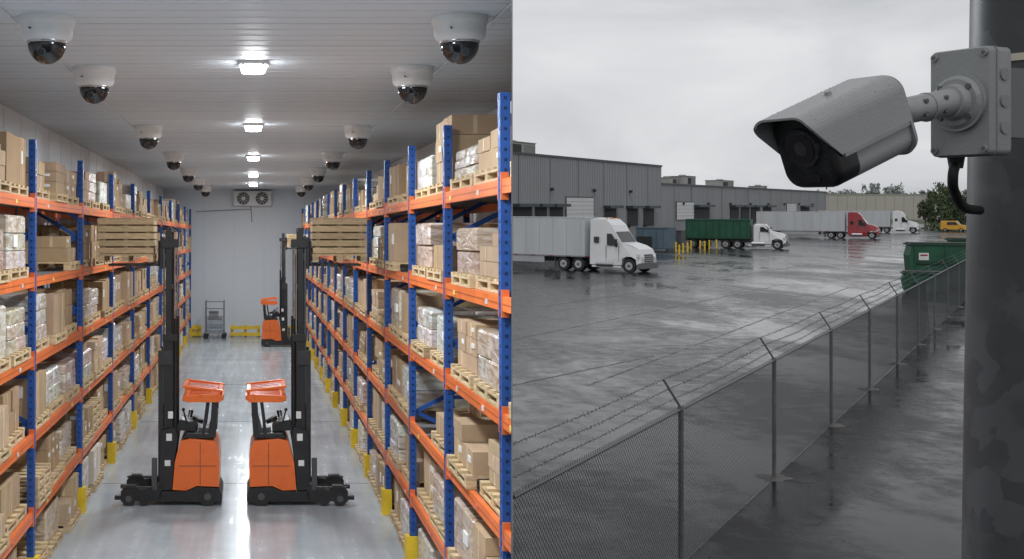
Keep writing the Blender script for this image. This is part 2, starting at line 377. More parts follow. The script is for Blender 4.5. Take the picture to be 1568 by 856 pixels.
    for v in (0.0,.74):
        b.prism([(.84,.07),(.84,.28),(.95,.24),(1.15,.22),(1.20,.28),(1.34,.28),(1.41,.2),(1.41,.06)],v,v+.12,'black')
        b.cyl((1.30,v-.012,.10),(1.30,v+.132,.10),.1,.1,20,'rubber'); b.cyl((1.30,v-.016,.10),(1.30,v+.136,.10),.045,.045,12,'dgrey')
        b.cyl((1.08,v-.010,.09),(1.08,v+.130,.09),.08,.08,20,'rubber')
        b.box((.95,v-.01,.245),(1.40,v+.07,.262),'black')
        b.box((1.411,v+.02,.08),(1.50,v+.1,.13),'black')
    b.box((.9,.12,.1),(.98,.74,.2),'black')
    for v in (-.004,.78): b.cyl((.2,v,.13),(.2,v+.085,.13),.13,.13,20,'rubber'); b.cyl((.2,v-.004,.13),(.2,v+.09,.13),.05,.05,12,'dgrey')
    b.box((.905,.0,.22),(.98,.06,.66),'dgrey',(.8,.8,.8))
    b.done('reach_truck',clip=1,bevel=.008)
reach_truck(-.44,-1,16.5); crate(-2.19,-1.41,16.55,17.3,FL+3.40,.62)
reach_truck(-.09,1,16.5); crate(.83,1.60,16.55,17.3,FL+3.40,.62)
reach_truck(.27,1,40.2); crate(1.15,1.75,40.3,41,FL+3.40,.45)
# evaporator
b=B(H)
b.box((-.75,D1-.5,CE-.63),(.68,D1-.01,CE-.08),'white')
for x in (-.38,.32):
    b.cyl((x,D1-.505,CE-.36),(x,D1-.545,CE-.36),.235,.235,28,'dgrey'); b.cyl((x,D1-.546,CE-.36),(x,D1-.56,CE-.36),.07,.07,12,'white')
    for i in range(5):
        a=i*math.pi/5; b.beam((x-.22*math.cos(a),D1-.552,CE-.36-.22*math.sin(a)),(x+.22*math.cos(a),D1-.552,CE-.36+.22*math.sin(a)),.012,.012,'white')
b.cyl((-.1,D1-.3,CE-.63),(-.05,D1-.3,CE-1.25),.012,.012,6,'black'); b.cyl((-2.2,D1-.05,CE-.85),(-.1,D1-.3,CE-.75),.012,.012,6,'dgrey')
b.done('evaporator_fan_unit')
b=B(H); cx=-1.8; cd=43.4
b.box((cx,cd,FL+.2),(cx+.75,cd+.7,FL+.28),'dgrey',(3,3,3))
for x in (cx+.02,cx+.69):
    for y in (cd,cd+.64):
        b.box((x,y,FL+.2),(x+.04,y+.04,FL+1.4),'dgrey',(2,2,2)); b.cyl((x+.02,y-.02,FL+.1),(x+.02,y+.05,FL+.1),.1,.1,12,'rubber')
for z in (.5,.8,1.1,1.35): b.box((cx+.02,cd,FL+z),(cx+.73,cd+.03,FL+z+.03),'dgrey',(2,2,2))
b.box((cx+.1,cd+.1,FL+.29),(cx+.65,cd+.6,FL+.75),'dgrey',(4,4.2,4.6)); b.box((cx+.15,cd+.15,FL+.76),(cx+.5,cd+.5,FL+1.0),'dgrey',(2.5,2.5,2.5))
b.done('warehouse_trolley')
for (a,e) in ((-.85,.25),(-2.3,-1.95),(1.15,1.75)):
    b=B(H); b.box((a,44.1,FL+.05),(e,44.2,FL+.17),'yellow'); b.box((a,44.1,FL+.3),(e,44.2,FL+.42),'yellow')
    for x in (a,(a+e)/2-.05,e-.1): b.box((x,44.2,FL),(x+.1,44.3,FL+.45),'yellow')
    b.done('safety_barrier')
# ============================================================ YARD (right)
def G(px,py):
    z=EYE*F/(py-HY); return Vector(((px-HX)/F*z,z,0))
def P(px,py,z): return Vector(((px-HX)/F*z,z,EYE-(py-HY)/F*z))
def wetmat(name,c0,c1,r0,r1,scale,spec=.5):
    m,nt,b=newmat(name); N=nt.nodes;L=nt.links
    g=N.new('ShaderNodeNewGeometry')
    mp=N.new('ShaderNodeMapping'); mp.inputs['Rotation'].default_value=(0,0,-.9); mp.inputs['Scale'].default_value=(1,.45,1); L.new(g.outputs['Position'],mp.inputs['Vector'])
    n=N.new('ShaderNodeTexNoise'); n.inputs['Scale'].default_value=scale; n.inputs['Detail'].default_value=10; n.inputs['Roughness'].default_value=.66; n.inputs['Distortion'].default_value=.5
    L.new(mp.outputs[0],n.inputs['Vector'])
    n3=N.new('ShaderNodeTexNoise'); n3.inputs['Scale'].default_value=1.6; n3.inputs['Detail'].default_value=9; n3.inputs['Roughness'].default_value=.7; L.new(g.outputs['Position'],n3.inputs['Vector'])
    ad=N.new('ShaderNodeMix'); ad.data_type='FLOAT'; ad.inputs[0].default_value=.35; L.new(n.outputs['Fac'],ad.inputs[2]); L.new(n3.outputs['Fac'],ad.inputs[3])
    r=N.new('ShaderNodeMapRange'); r.inputs['From Min'].default_value=.42;r.inputs['From Max'].default_value=.58; r.inputs['To Min'].default_value=r0;r.inputs['To Max'].default_value=r1
    L.new(ad.outputs[0],r.inputs['Value']); L.new(r.outputs[0],b.inputs['Roughness'])
    cr=N.new('ShaderNodeValToRGB'); cr.color_ramp.elements[0].position=.38; cr.color_ramp.elements[1].position=.62
    cr.color_ramp.elements[0].color=(*c0,1); cr.color_ramp.elements[1].color=(*c1,1)
    L.new(ad.outputs[0],cr.inputs[0]); L.new(cr.outputs[0],b.inputs['Base Color'])
    b.inputs['IOR'].default_value=1.33; b.inputs['Specular IOR Level'].default_value=spec
    n2=N.new('ShaderNodeTexNoise'); n2.inputs['Scale'].default_value=7; n2.inputs['Detail'].default_value=7; n2.inputs['Roughness'].default_value=.7; L.new(g.outputs['Position'],n2.inputs['Vector'])
    bp=N.new('ShaderNodeBump'); bp.inputs['Distance'].default_value=.012
    ms=N.new('ShaderNodeMapRange'); ms.inputs['From Min'].default_value=.44; ms.inputs['From Max'].default_value=.56; ms.inputs['To Min'].default_value=.05; ms.inputs['To Max'].default_value=.7
    L.new(ad.outputs[0],ms.inputs['Value']); L.new(ms.outputs[0],bp.inputs['Strength'])
    L.new(n2.outputs['Fac'],bp.inputs['Height']); L.new(bp.outputs[0],b.inputs['Normal'])
    return m
M['asphalt']=wetmat('wet_asphalt',(.007,.008,.009),(.026,.027,.029),.06,.34,.16,.36)
M['dimground']=wetmat('wet_dimmed_ground',(.005,.005,.006),(.016,.016,.017),.06,.38,.3,.26)  # darker, duller wet ground: dim reflections right of the fence put into colour
M['paint']=wetmat('worn_road_paint',(.015,.015,.015),(.075,.075,.07),.2,.5,1.5,.4)
b=B(); b.add([(-3000,-300,0),(3000,-300,0),(3000,4000,0),(-3000,4000,0)],[(0,1,2,3)],'asphalt'); b.done('ground')
fd=Vector((.693,1,0)).normalized(); fn=Vector((fd.y,-fd.x,0))   # fn: towards the right of the fence
f0=Vector((9.43,21.4,0))
def fp(z): return f0+Vector((.693,1,0))*(z-21.4)
b=B(); a=fp(11.5)+fn*.0; e=fp(150)+fn*.0
b.add([(a.x,a.y,.004),(a.x+9,a.y-6,.004),(e.x+60,e.y-40,.004),(e.x,e.y,.004)],[(0,1,2,3)],'dimground'); b.done('dimmed_ground_sheet')  # added sheet carrying the painted dimness, not separate paving
b=B()
wd=Vector((.722,1,0)).normalized()
def line(p,q,w):
    p=Vector((p.x,p.y,.005));q=Vector((q.x,q.y,.005)); r=(q-p).normalized().cross(Vector((0,0,1)))*w/2
    b.add([p-r,p+r,q+r,q-r],[(0,1,2,3)],'paint')
for (x0,y0,x1,y1,w) in ((785,445,1010,425,.12),(830,470,1080,432,.12),(785,520,1180,440,.09),(900,590,1300,440,.08),(1010,440,1240,405,.12),(785,590,1000,545,.08)):
    line(G(x0,y0),G(x1,y1),w)
b.done('road_markings')
# fence
M['galv']=mat('galvanised_steel',(.13,.135,.14),.45,metal=.4,var=.25,scale=3)
M['wire']=mat('fence_wire',(.11,.115,.12),.5,metal=.3)
M['conc']=mat('concrete',(.09,.087,.08),.5,var=.45,scale=5)
M['sign']=mat('sign_white',(.7,.7,.68),.5)
FH=2.16; GB=.012
b=B(); ps=[16.4+5.2*k for k in range(0,15)]
zs=11.45
for z in ps:
    p=fp(z); b.cyl((p.x,p.y,0),(p.x,p.y,FH+.03),.036,.036,10,'galv')
    t=p-fn*.24; b.beam((p.x,p.y,FH+.02),(t.x,t.y,FH+.40),.035,.03,'galv')
    b.cyl((p.x,p.y,FH),(p.x,p.y,FH+.05),.05,.04,10,'galv')
    for hh in (.4,.9,1.4,1.9): b.cyl((p.x,p.y,hh),(p.x,p.y,hh+.012),.041,.041,10,'galv')
    n=18; rr=[.28*random.uniform(.6,1.3) for _ in range(n)]
    b.loft([[(p.x+k*rr[i]*math.cos(2*math.pi*i/n),p.y+k*rr[i]*math.sin(2*math.pi*i/n),h) for i in range(n)] for k,h in((1.05,0),(.95,.010),(.7,.02),(.2,.04))],'conc')
A=fp(zs);Z=fp(ps[-1])
b.cyl((A.x,A.y,FH),(Z.x,Z.y,FH),.021,.021,8,'galv')
b.cyl((A.x,A.y,.05),(Z.x,Z.y,.05),.003,.003,5,'wire')
for k in (1,2,3):
    o=-fn*.24*k/3; h=FH+.02+.38*k/3
    segs=[zs]+ps
    for i in range(len(segs)-1):
        p=fp(segs[i])+o;q=fp(segs[i+1])+o; mid=(p+q)/2; sg=random.uniform(.015,.05)
        b.cyl((p.x,p.y,h),(mid.x,mid.y,h-sg),.004,.004,4,'wire',caps=False); b.cyl((mid.x,mid.y,h-sg),(q.x,q.y,h),.004,.004,4,'wire',caps=False)
        if segs[i]<45:
            L=(q-p).length; m=int(L/.14)
            for j in range(m):
                t=(j+.5)/m; c=p.lerp(q,t); hh=h-sg*(1-abs(2*t-1))
                for _ in (0,1):
                    dv=Vector((random.uniform(-1,1),random.uniform(-1,1),random.uniform(-1,1))).normalized()*.028
                    b.beam((c.x-dv.x,c.y-dv.y,hh-dv.z),(c.x+dv.x,c.y+dv.y,hh+dv.z),.004,.004,'wire')
T=(Z-A).length; sp=.075; s=-FH
def fq(t,h,o): q=A+fd*t+fn*o; return (q.x,q.y,h)
while s<T:
    for dirn in (0,1):
        ta,tb=s,s+FH-GB; ha,hb=GB,FH
        if ta<0: ha+= -ta; ta=0
        if tb>T: hb-= tb-T; tb=T
        if dirn: ha,hb=FH+GB-ha,FH+GB-hb
        if tb-ta>.02:
            b.beam(fq(ta,ha,.003*dirn),fq(tb,hb,.003*dirn),.0040,.0040,'wire')
    s+=sp
    if s>40: sp=.11
t=0
while t<45:
    b.beam(fq(t,FH,0),fq(t+.02,FH+.05,0),.004,.004,'wire'); b.beam(fq(t+.02,FH,0),fq(t,FH+.05,0),.004,.004,'wire'); t+=.075
b.done('chain_link_fence')
# warehouse buildings across the yard
M['siding']=mat('metal_siding',(.29,.30,.31),.5,var=.10,scale=.3,stretch=(1,1,.15))
M['trim']=mat('dark_trim',(.03,.045,.05),.5)
M['doorw']=mat('dock_door',(.66,.67,.66),.5,var=.06,scale=1)
M['hvac']=mat('hvac_metal',(.33,.325,.31),.55,var=.2,scale=1)
M['dark']=mat('matte_dark',(.02,.025,.025),.7)  # one dark colour for dock doors, louvres, wall boxes and container fills
c0=Vector((59,170,0))
def BF(t,o,h): q=c0+wd*t-Vector((wd.y,-wd.x,0))*o; return (q.x,q.y,h)
def facade(name,t0,t1,ht,dep,doors,hv):
    b=B(BF)
    b.box((t0,0,0),(t1,dep,ht-.25),'siding')
    b.box((t0-.1,-.12,ht-.25),(t1+.1,dep+.1,ht),'trim')
    b.box((t0-.02,-.03,0),(t1+.02,.0-.001,.9),'conc',(2,2,2))
    t=t0+.2
    while t<t1-.2:
        b.box((t,-.05,.9),(t+.12,-.001,ht-.25),'siding',(1.05,1.05,1.05)); t+=.62
    t=t0+6
    while t<t1: b.box((t,-.09,0),(t+.18,-.051,ht-.3),'siding',(.75,.75,.75)); t+=9
    for (a,e,z0,z1,k) in doors:
        b.box((a-.15,-.13,z0-.05),(e+.15,-.052,z1+.15),'trim'); b.box((a,-.16,z0),(e,-.131,z1),k)
        if k=='doorw':
            n=5
            for i in range(1,n): h=z0+(z1-z0)*i/n; b.box((a,-.165,h),(e,-.1605,h+.05),'siding')
        else:
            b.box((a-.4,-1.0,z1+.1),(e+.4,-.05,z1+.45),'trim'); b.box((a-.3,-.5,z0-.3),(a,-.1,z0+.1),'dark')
    for (a,e,h) in hv:
        b.box((a,3,ht),(e,6,ht+h),'hvac'); b.box((a+.2,2.96,ht+.25),(a+(e-a)*.45,2.999,ht+h-.25),'dark'); b.box((a+(e-a)*.55,2.96,ht+.25),(e-.2,2.999,ht+h-.25),'hvac',(.6,.6,.6)); b.box((a-.1,2.9,ht+h),(e+.1,6.1,ht+h+.08),'hvac',(.8,.8,.8))
        b.cyl(((a+e)/2,4.5,ht+h),((a+e)/2,4.5,ht+h+.3),.6,.6,14,'hvac')
    t=t0+10
    while t<t1-4:
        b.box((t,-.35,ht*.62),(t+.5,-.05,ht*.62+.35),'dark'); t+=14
    b.done(name)
def tpx(px):
    r=(px-HX)/F; z=(59-.722*170)/(r-.722); return (z-170)*math.sqrt(1+.722**2)
def hz(px,py):
    r=(px-HX)/F; z=(59-.722*170)/(r-.722); return EYE-(py-HY)/F*z
W=lambda a,e,y0,y1,k:(tpx(a),tpx(e),hz((a+e)/2,y1),hz((a+e)/2,y0),k)
facade('warehouse_building',tpx(700),0,10.85,45,[W(866,907,303,334,'doorw'),W(785,812,318,345,'dark'),W(820,835,318,345,'dark'),W(842,860,318,345,'dark'),W(925,942,320,345,'dark'),W(960,975,320,345,'dark'),W(985,1000,320,345,'dark')],[(tpx(818),tpx(857),1.5)])
facade('warehouse_building',.15,tpx(1265),8.3,45,[W(1035,1061,310,336,'doorw'),W(1062,1085,318,340,'dark'),W(1118,1130,318,340,'dark'),W(1134,1146,318,340,'dark'),W(1150,1162,318,340,'dark'),W(1168,1180,318,340,'dark'),W(1204,1218,312,330,'doorw'),W(1226,1238,318,335,'dark')],[(tpx(1060),tpx(1072),1.1),(tpx(1082),tpx(1094),1.5),(tpx(1134),tpx(1150),1.2),(tpx(1040),tpx(1044),.6),(tpx(1195),tpx(1199),.6)])
# far tan building
M['tan']=mat('tan_wall',(.42,.40,.35),.7,var=.06,scale=.1)
b=B(); y=420; xa=(1262-HX)/F*y; xb=(1436-HX)/F*y
b.box((xa,y,0),(xb,y+60,EYE+(HY-299)/F*y),'tan'); b.box((xa,y-.1,EYE+(HY-299)/F*y),(xb,y+60.1,EYE+(HY-297)/F*y),'tan',(.7,.7,.7))
for i in range(12): x=xa+(xb-xa)*(i+.4)/12; b.box((x,y-.06,0),(x+.2,y-.001,EYE+(HY-300)/F*y),'tan',(.8,.8,.8))
b.done('distant_warehouse')
# vegetation
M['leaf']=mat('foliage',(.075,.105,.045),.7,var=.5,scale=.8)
M['leafhaze']=mat('hazed_foliage',(.26,.29,.27),.9,var=.12,scale=.2)  # distance haze painted in as a paler leaf colour
M['bark']=mat('bark',(.06,.05,.04),.9)
def leaves(b,c,r,n,mk,sz,flat=0):
    clumps=[(Vector((random.gauss(0,.5)*r[0],random.gauss(0,.5)*r[1],random.uniform(-.8,.9)*r[2])),random.uniform(.2,.42)) for _ in range(14)]
    for _ in range(n):
        k,cr=random.choice(clumps); d=Vector((random.gauss(0,1),random.gauss(0,1),random.gauss(0,1))).normalized()*cr*random.random()**.4
        p=Vector(c)+k+Vector((d.x*r[0],d.y*r[1],d.z*r[2]))
        if p.z<.2: continue
        a=Vector((random.gauss(0,1),random.gauss(0,1),random.gauss(0,1))).normalized(); q=a.orthogonal().normalized()*sz*random.uniform(.6,1.3); w=a.cross(q)
        sh=random.uniform(.7,1.3)
        if flat: sh=.8+.25*sh
        b.add([p-q,p-w*.6,p+q,p+w*.6],[(0,1,2,3)],mk,(sh,sh,sh))
def tree(px,pyt,y,w):
    x=(px-HX)/F*y; top=EYE+(HY-pyt)/F*y; b=B()
    b.cyl((x,y,0),(x+.1,y,top*.75),.22,.06,8,'bark')
    for i in range(7):
        a=random.uniform(0,6.28); h=top*random.uniform(.25,.6); b.cyl((x,y,h),(x+math.cos(a)*w*.6,y+math.sin(a)*w*.6,h+top*.25),.08,.02,6,'bark')
    leaves(b,(x,y,top*.54),(w,w,top*.46),1500,'leaf',.28); b.done('tree')
tree(1442,286,262,2.8); tree(1430,298,270,2.2); tree(1456,300,256,2.4); tree(1468,294,245,2.4); tree(1480,300,240,2.6); tree(1417,310,280,1.5)
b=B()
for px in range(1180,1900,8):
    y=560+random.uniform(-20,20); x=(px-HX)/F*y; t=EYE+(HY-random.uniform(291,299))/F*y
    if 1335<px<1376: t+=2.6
    b.cyl((x,y,0),(x,y,t*.6),.3,.1,6,'leafhaze'); leaves(b,(x,y,t*.5),(4.5,4,t*.5),520,'leafhaze',.7,1)
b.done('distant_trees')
M['grass']=mat('verge_grass',(.05,.065,.03),.9,var=.4,scale=1)
b=B(); 
b.box(((1250-HX)/F*330,330,0),((1700-HX)/F*330,412,.12),'grass'); b.done('grass_verge')
b=B()
for i in range(16):
    px=1425+i*6; y=235+random.uniform(-6,6); x=(px-HX)/F*y; leaves(b,(x,y,.8),(1.8,1.5,.9),150,'leaf',.2)
b.done('shrub_hedge')
# vehicles -------------------------------------------------------------
M['twhite']=mat('truck_white',(.72,.73,.74),.35,var=.05,scale=.6,coat=.3)
M['tred']=mat('truck_red',(.30,.012,.02),.3,var=.1,scale=.6,coat=.4)
M['trail']=mat('trailer_panel',(.52,.54,.56),.45,var=.10,scale=.5,stretch=(1,1,.2))
M['green']=mat('dumpster_green',(.012,.085,.045),.5,var=.3,scale=.8)
M['bluec']=mat('compactor_blue',(.10,.15,.19),.55,var=.25,scale=.8)
M['lamp']=mat('headlamp',(.7,.7,.65),.15)
M['amber']=mat('marker_amber',(.7,.25,.03),.3)
M['vyel']=mat('vehicle_yellow',(.65,.33,.03),.4)
def frame(org,hd):
    hd=Vector((hd[0],hd[1],0)).normalized(); lf=Vector((-hd.y,hd.x,0))
    return lambda u,v,w: (org.x+hd.x*u+lf.x*v, org.y+hd.y*u+lf.y*v, w)
def place(g,hd,u,v):
    hd=Vector((hd[0],hd[1],0)).normalized(); lf=Vector((-hd.y,hd.x,0)); return g-hd*u-lf*v
def wheel(b,u,v,r=.51,w=.3,dual=False,mk='chrome'):
    s=1 if v>0 else -1
    w=w*(1.9 if dual else 1)
    b.cyl((u,v,r),(u,v-s*w,r),r,r,22,'rubber'); b.cyl((u,v+s*.012,r),(u,v-s*.02,r),r*.58,r*.58,18,mk); b.cyl((u,v+s*.05,r),(u,v,r),r*.2,r*.2,10,'dgrey')
def tractor(b,paint,sleeper=True):
    hw=1.22
    b.box((-1.2,-.45,.75),(5.6,.45,1.0),'dgrey')
    for u in (-.55,.75):
        for v in (-1.22,1.22): wheel(b,u,v,dual=True)
    for v in (-1.2,1.2): wheel(b,5.0,v)
    if sleeper:
        prof=[(1.75,.75),(1.75,3.95),(2.3,4.08),(3.0,3.98),(3.55,3.55),(3.75,3.1),(4.35,2.25),(5.2,2.02),(5.75,1.75),(5.95,1.2),(5.95,.75),(5.6,.62),(5.56,1.02),(5.2,1.2),(4.8,1.2),(4.45,1.02),(4.4,.55),(1.75,.55)]
        ins=[0,.12,.2,.2,.2,.14,.1,.16,.24,.14,.06,.02,0,0,0,0,0,0]
    else:
        prof=[(2.5,.8),(2.5,2.75),(2.75,2.9),(3.6,2.85),(3.75,2.75),(4.25,2.05),(5.2,1.85),(5.75,1.65),(5.9,1.2),(5.9,.75),(5.6,.62),(5.56,1.02),(5.2,1.2),(4.8,1.2),(4.45,1.02),(4.4,.6),(2.5,.6)]
        ins=[0,.1,.2,.2,.12,.1,.16,.24,.14,.06,.02,0,0,0,0,0,0]
    b.prism(prof,-hw,hw,paint,hw=ins)
    top=3.02 if sleeper else 2.68
    for s in (-1,1):
        yy=sorted((s*(hw-.06),s*(hw+.012)))
        b.prism([(3.2,2.02),(3.2,top-.12),(3.55,top-.12),(4.1,2.1),(4.05,2.0)],yy[0],yy[1],'glass')
        yl=sorted((s*(hw-.03),s*(hw+.004)))
        for u in (3.1,4.15): b.prism([(u,.8),(u,2.0),(u+.03,2.0),(u+.03,.8)],yl[0],yl[1],'dgrey')
        if sleeper: b.prism([(2.1,2.2),(2.1,2.65),(2.5,2.65),(2.5,2.2)],yy[0],yy[1],'glass')
        b.box((4.0,s*1.38-.04,1.9),(4.12,s*1.38+.04,2.5),'black'); b.beam((4.06,s*1.2,2.3),(4.06,s*1.38,2.3),.03,.03,'black')
        ya=sorted((s*(hw-.1),s*(hw+.006)))
        b.box((5.62,ya[0],1.15),(5.86,ya[1],1.42),'lamp') 
        b.cyl((2.3,s*1.0,.62),(3.7,s*1.0,.62),.3,.3,16,'chrome')
        b.box((1.9,min(s*.9,s*1.18),.35),(4.35,max(s*.9,s*1.18),.5),paint)
    u0,z0,u1,z1=(3.78,3.05,4.33,2.27) if sleeper else (3.78,2.70,4.22,2.09)
    nx=.03
    b.add([(u0+nx,-.98,z0),(u0+nx,.98,z0),(u1+nx,1.04,z1),(u1+nx,-1.04,z1),(u0-.05,-.98,z0-.05),(u0-.05,.98,z0-.05),(u1-.05,1.04,z1-.05),(u1-.05,-1.04,z1-.05)],[(0,1,2,3),(7,6,5,4),(0,4,5,1),(1,5,6,2),(2,6,7,3),(3,7,4,0)],'glass')
    b.prism([(5.72,1.68),(5.99,1.2),(6.0,.8),(5.9,.8)],-.62,.62,'dgrey')
    for z in (.9,1.05,1.2,1.35): b.box((5.8,-.6,z),(6.015-(z-.9)*.12,.6,z+.05),'chrome')
    b.box((5.6,-1.18,.32),(6.06,1.18,.72),'dgrey',(1.5,1.5,1.5))
    for v in (-1.0,.72): b.box((5.9,v,.95),(5.99,v+.28,1.2),'lamp')
    for v in (-.8,-.3,0,.3,.8):
        b.box((2.9,v-.06,4.0),(3.02,v+.06,4.07),'amber') if sleeper else b.box((3.5,v-.06,2.87),(3.6,v+.06,2.94),'amber')
def trailer(b,u0,u1,zt=4.05,skirt=True):
    b.box((u0,-1.28,1.15),(u1,1.28,zt),'trail')
    b.box((u0-.02,-1.30,1.05),(u1+.02,1.30,1.16),'dgrey',(2.5,2.5,2.5)); b.box((u0-.02,-1.30,zt),(u1+.02,1.30,zt+.06),'chrome')
    u=u0+.6
    while u<u1-.2:
        for v in(-1.292,1.281): b.box((u,v,1.17),(u+.05,v+.011,zt-.02),'trail',(.82,.82,.82))
        u+=1.22
    for v in (-1.312,1.30):
        uu=u0+.4
        while uu<u1: b.box((uu,v,1.08),(uu+.4,v+.012,1.13),'tred'); uu+=1.6
    for u in (u0+1.2,u0+2.5):
        for v in (-1.24,1.24): wheel(b,u,v,dual=True,mk='white')
    b.box((u0,-1.1,.55),(u0+.1,1.1,.68),'dgrey'); b.box((u0+.7,-.5,.8),(u0+3.1,.5,1.05),'dgrey')
    for v in (-.9,.8): b.box((u1-2.9,v,.15),(u1-2.78,v+.1,1.05),'dgrey')
    if skirt:
        for v in (-1.26,1.24): b.box((u0+3.6,v,.55),(u1-3.6,v+.02,1.05),'trail',(.75,.75,.75))
def semi(gx,gy,hd,paint,tl=13.2,ztop=4.05):
    g=G(gx,gy); b=B(frame(place(g,hd,5.0,-1.2),hd)); tractor(b,paint); trailer(b,1.35-tl,1.35,ztop); return b.done('semi_truck',bevel=.04)
semi(963,418,(.68,-.73),'twhite')
semi(1335,366,(.84,-.54),'tred',tl=12.5)
semi(1398,357,(.84,-.54),'twhite',tl=12)
hd=(.86,-.51); g=G(1190,382); b=B(frame(place(g,hd,5.0,-1.2),hd)); tractor(b,'twhite',sleeper=False)
b.box((-5.2,-.5,.9),(2.3,.5,1.1),'dgrey')
for u in (-4.2,-3.0):
    for v in (-1.22,1.22): wheel(b,u,v,dual=True)
b.done('container_lorry',bevel=.04)
def rolloff(b,u0,u1,z0,z1,hw,mk):
    b.box((u0,-hw,z0),(u1,hw,z0+.15),mk,(.7,.7,.7))
    for v in (-hw,hw-.08): b.box((u0,v,z0+.15),(u1,v+.08,z1),mk)
    for u in (u0,u1-.08): b.box((u,-hw+.08,z0+.15),(u+.08,hw-.08,z1),mk)
    b.box((u0+.08,-hw+.08,z1-.25),(u1-.08,hw-.08,z1-.2),'dark')
    u=u0
    while u<u1-.05:
        for v in (-hw-.07,hw): b.box((u,v,z0),(u+.09,v+.07,z1),mk,(.85,.85,.85))
        u+=.75
    for v in (-hw-.09,hw): b.box((u0,v,z1),(u1,v+.09,z1+.12),mk)
    for u in (u0-.02,u1-.06): b.box((u,-hw,z1),(u+.08,hw,z1+.12),mk)
b=B(frame(place(g,hd,5.0,-1.2),hd)); rolloff(b,-5.0,2.1,1.12,3.3,1.22,'green'); b.done('roll_off_container',bevel=.02)
g=G(1010,384); b=B(frame(g,(.75,-.66))); rolloff(b,-2.2,1.4,.2,2.5,1.1,'bluec'); b.box((-2.0,-1.35,.4),(-.4,-1.17,1.6),'dark'); b.box((-2.3,-1,0),(-2.0,1,.2),'dgrey'); b.box((1.1,-1,0),(1.4,1,.2),'dgrey'); b.done('waste_compactor',bevel=.02)
g=G(1035,378); b=B(frame(g,(.75,-.66))); rolloff(b,-1,.9,.1,1.9,.8,'dgrey'); b.done('dumpster',bevel=.02)
def skip(cx,cy,hd,L,Wd,z1,name,lab=False):
    b=B(frame(G(cx,cy),hd)); hw=Wd/2
    b.prism([(0,.12),(-.15,z1*.75),(0,z1),(L,z1),(L+.15,z1*.75),(L,.12)],-hw,hw,'green')
    for u in (.1,L-.2,L/2): b.box((u,-hw-.06,.12),(u+.1,hw+.06,z1-.02),'green',(.8,.8,.8))
    b.box((-.15,-hw-.08,z1),(L+.15,hw+.08,z1+.1),'green',(.7,.7,.7)); b.box((-.05,-hw,z1+.101),(L+.05,hw,z1+.16),'dark')
    b.box((.2,-hw-.1,z1*.55),(L-.2,-hw-.061,z1*.62),'green',(.6,.6,.6))
    for u in (.2,L-.4): b.cyl((u,-hw+.1,.1),(u,-hw+.2,.1),.1,.1,10,'rubber'); b.cyl((u,hw-.2,.1),(u,hw-.1,.1),.1,.1,10,'rubber')
    if lab: b.box((.35,-hw-.085,z1*.62+.05),(.9,-hw-.0615,z1*.62+.5),'sign'); b.box((.42,-hw-.09,z1*.62+.3),(.83,-hw-.0855,z1*.62+.4),'tred')
    b.done(name,bevel=.02)
skip(1392,437,(.95,-.3),3.6,1.7,2.55,'dumpster',True); skip(1384,448,(.9,-.42),2.0,1.3,1.1,'dumpster')
skip(1455,425,(.95,-.3),3.6,1.7,2.6,'dumpster',True)
for (px,py) in ((1040,391),(1046,388),(1053,387),(1058,383),(1072,383),(1079,384),(1086,382),(1097,381),(1035,386)):
    g=G(px,py); b=B(); b.cyl((g.x,g.y,0),(g.x,g.y,1.0),.09,.09,12,'yellow'); b.sph((g.x,g.y,1.0),(.09,.09,.07),12,4,'yellow',lo=0); b.cyl((g.x,g.y,.0),(g.x,g.y,.04),.17,.15,12,'conc'); b.done('bollard')
hd=(.75,-.66); b=B(frame(G(1460,355),hd))
b.prism([(-2,.45),(-2,2.0),(-1.9,2.1),(.6,2.1),(1.1,1.35),(2.1,1.2),(2.2,.45)],-.95,.95,'vyel',hw=[0,.1,.15,.15,.05,.08,0])
for v in ((-.965,-.93),(.93,.965)): b.prism([(-.9,1.35),(-.9,1.9),(.5,1.9),(.9,1.38)],v[0],v[1],'glass')
b.add([(.66,-.75,2.04),(.66,.75,2.04),(1.12,.85,1.4),(1.12,-.85,1.4)],[(0,1,2,3)],'glass')
for u in(-1.2,1.4):
    for v in(-.95,.95): wheel(b,u,v,.36,.24)
b.done('service_van',bevel=.04)
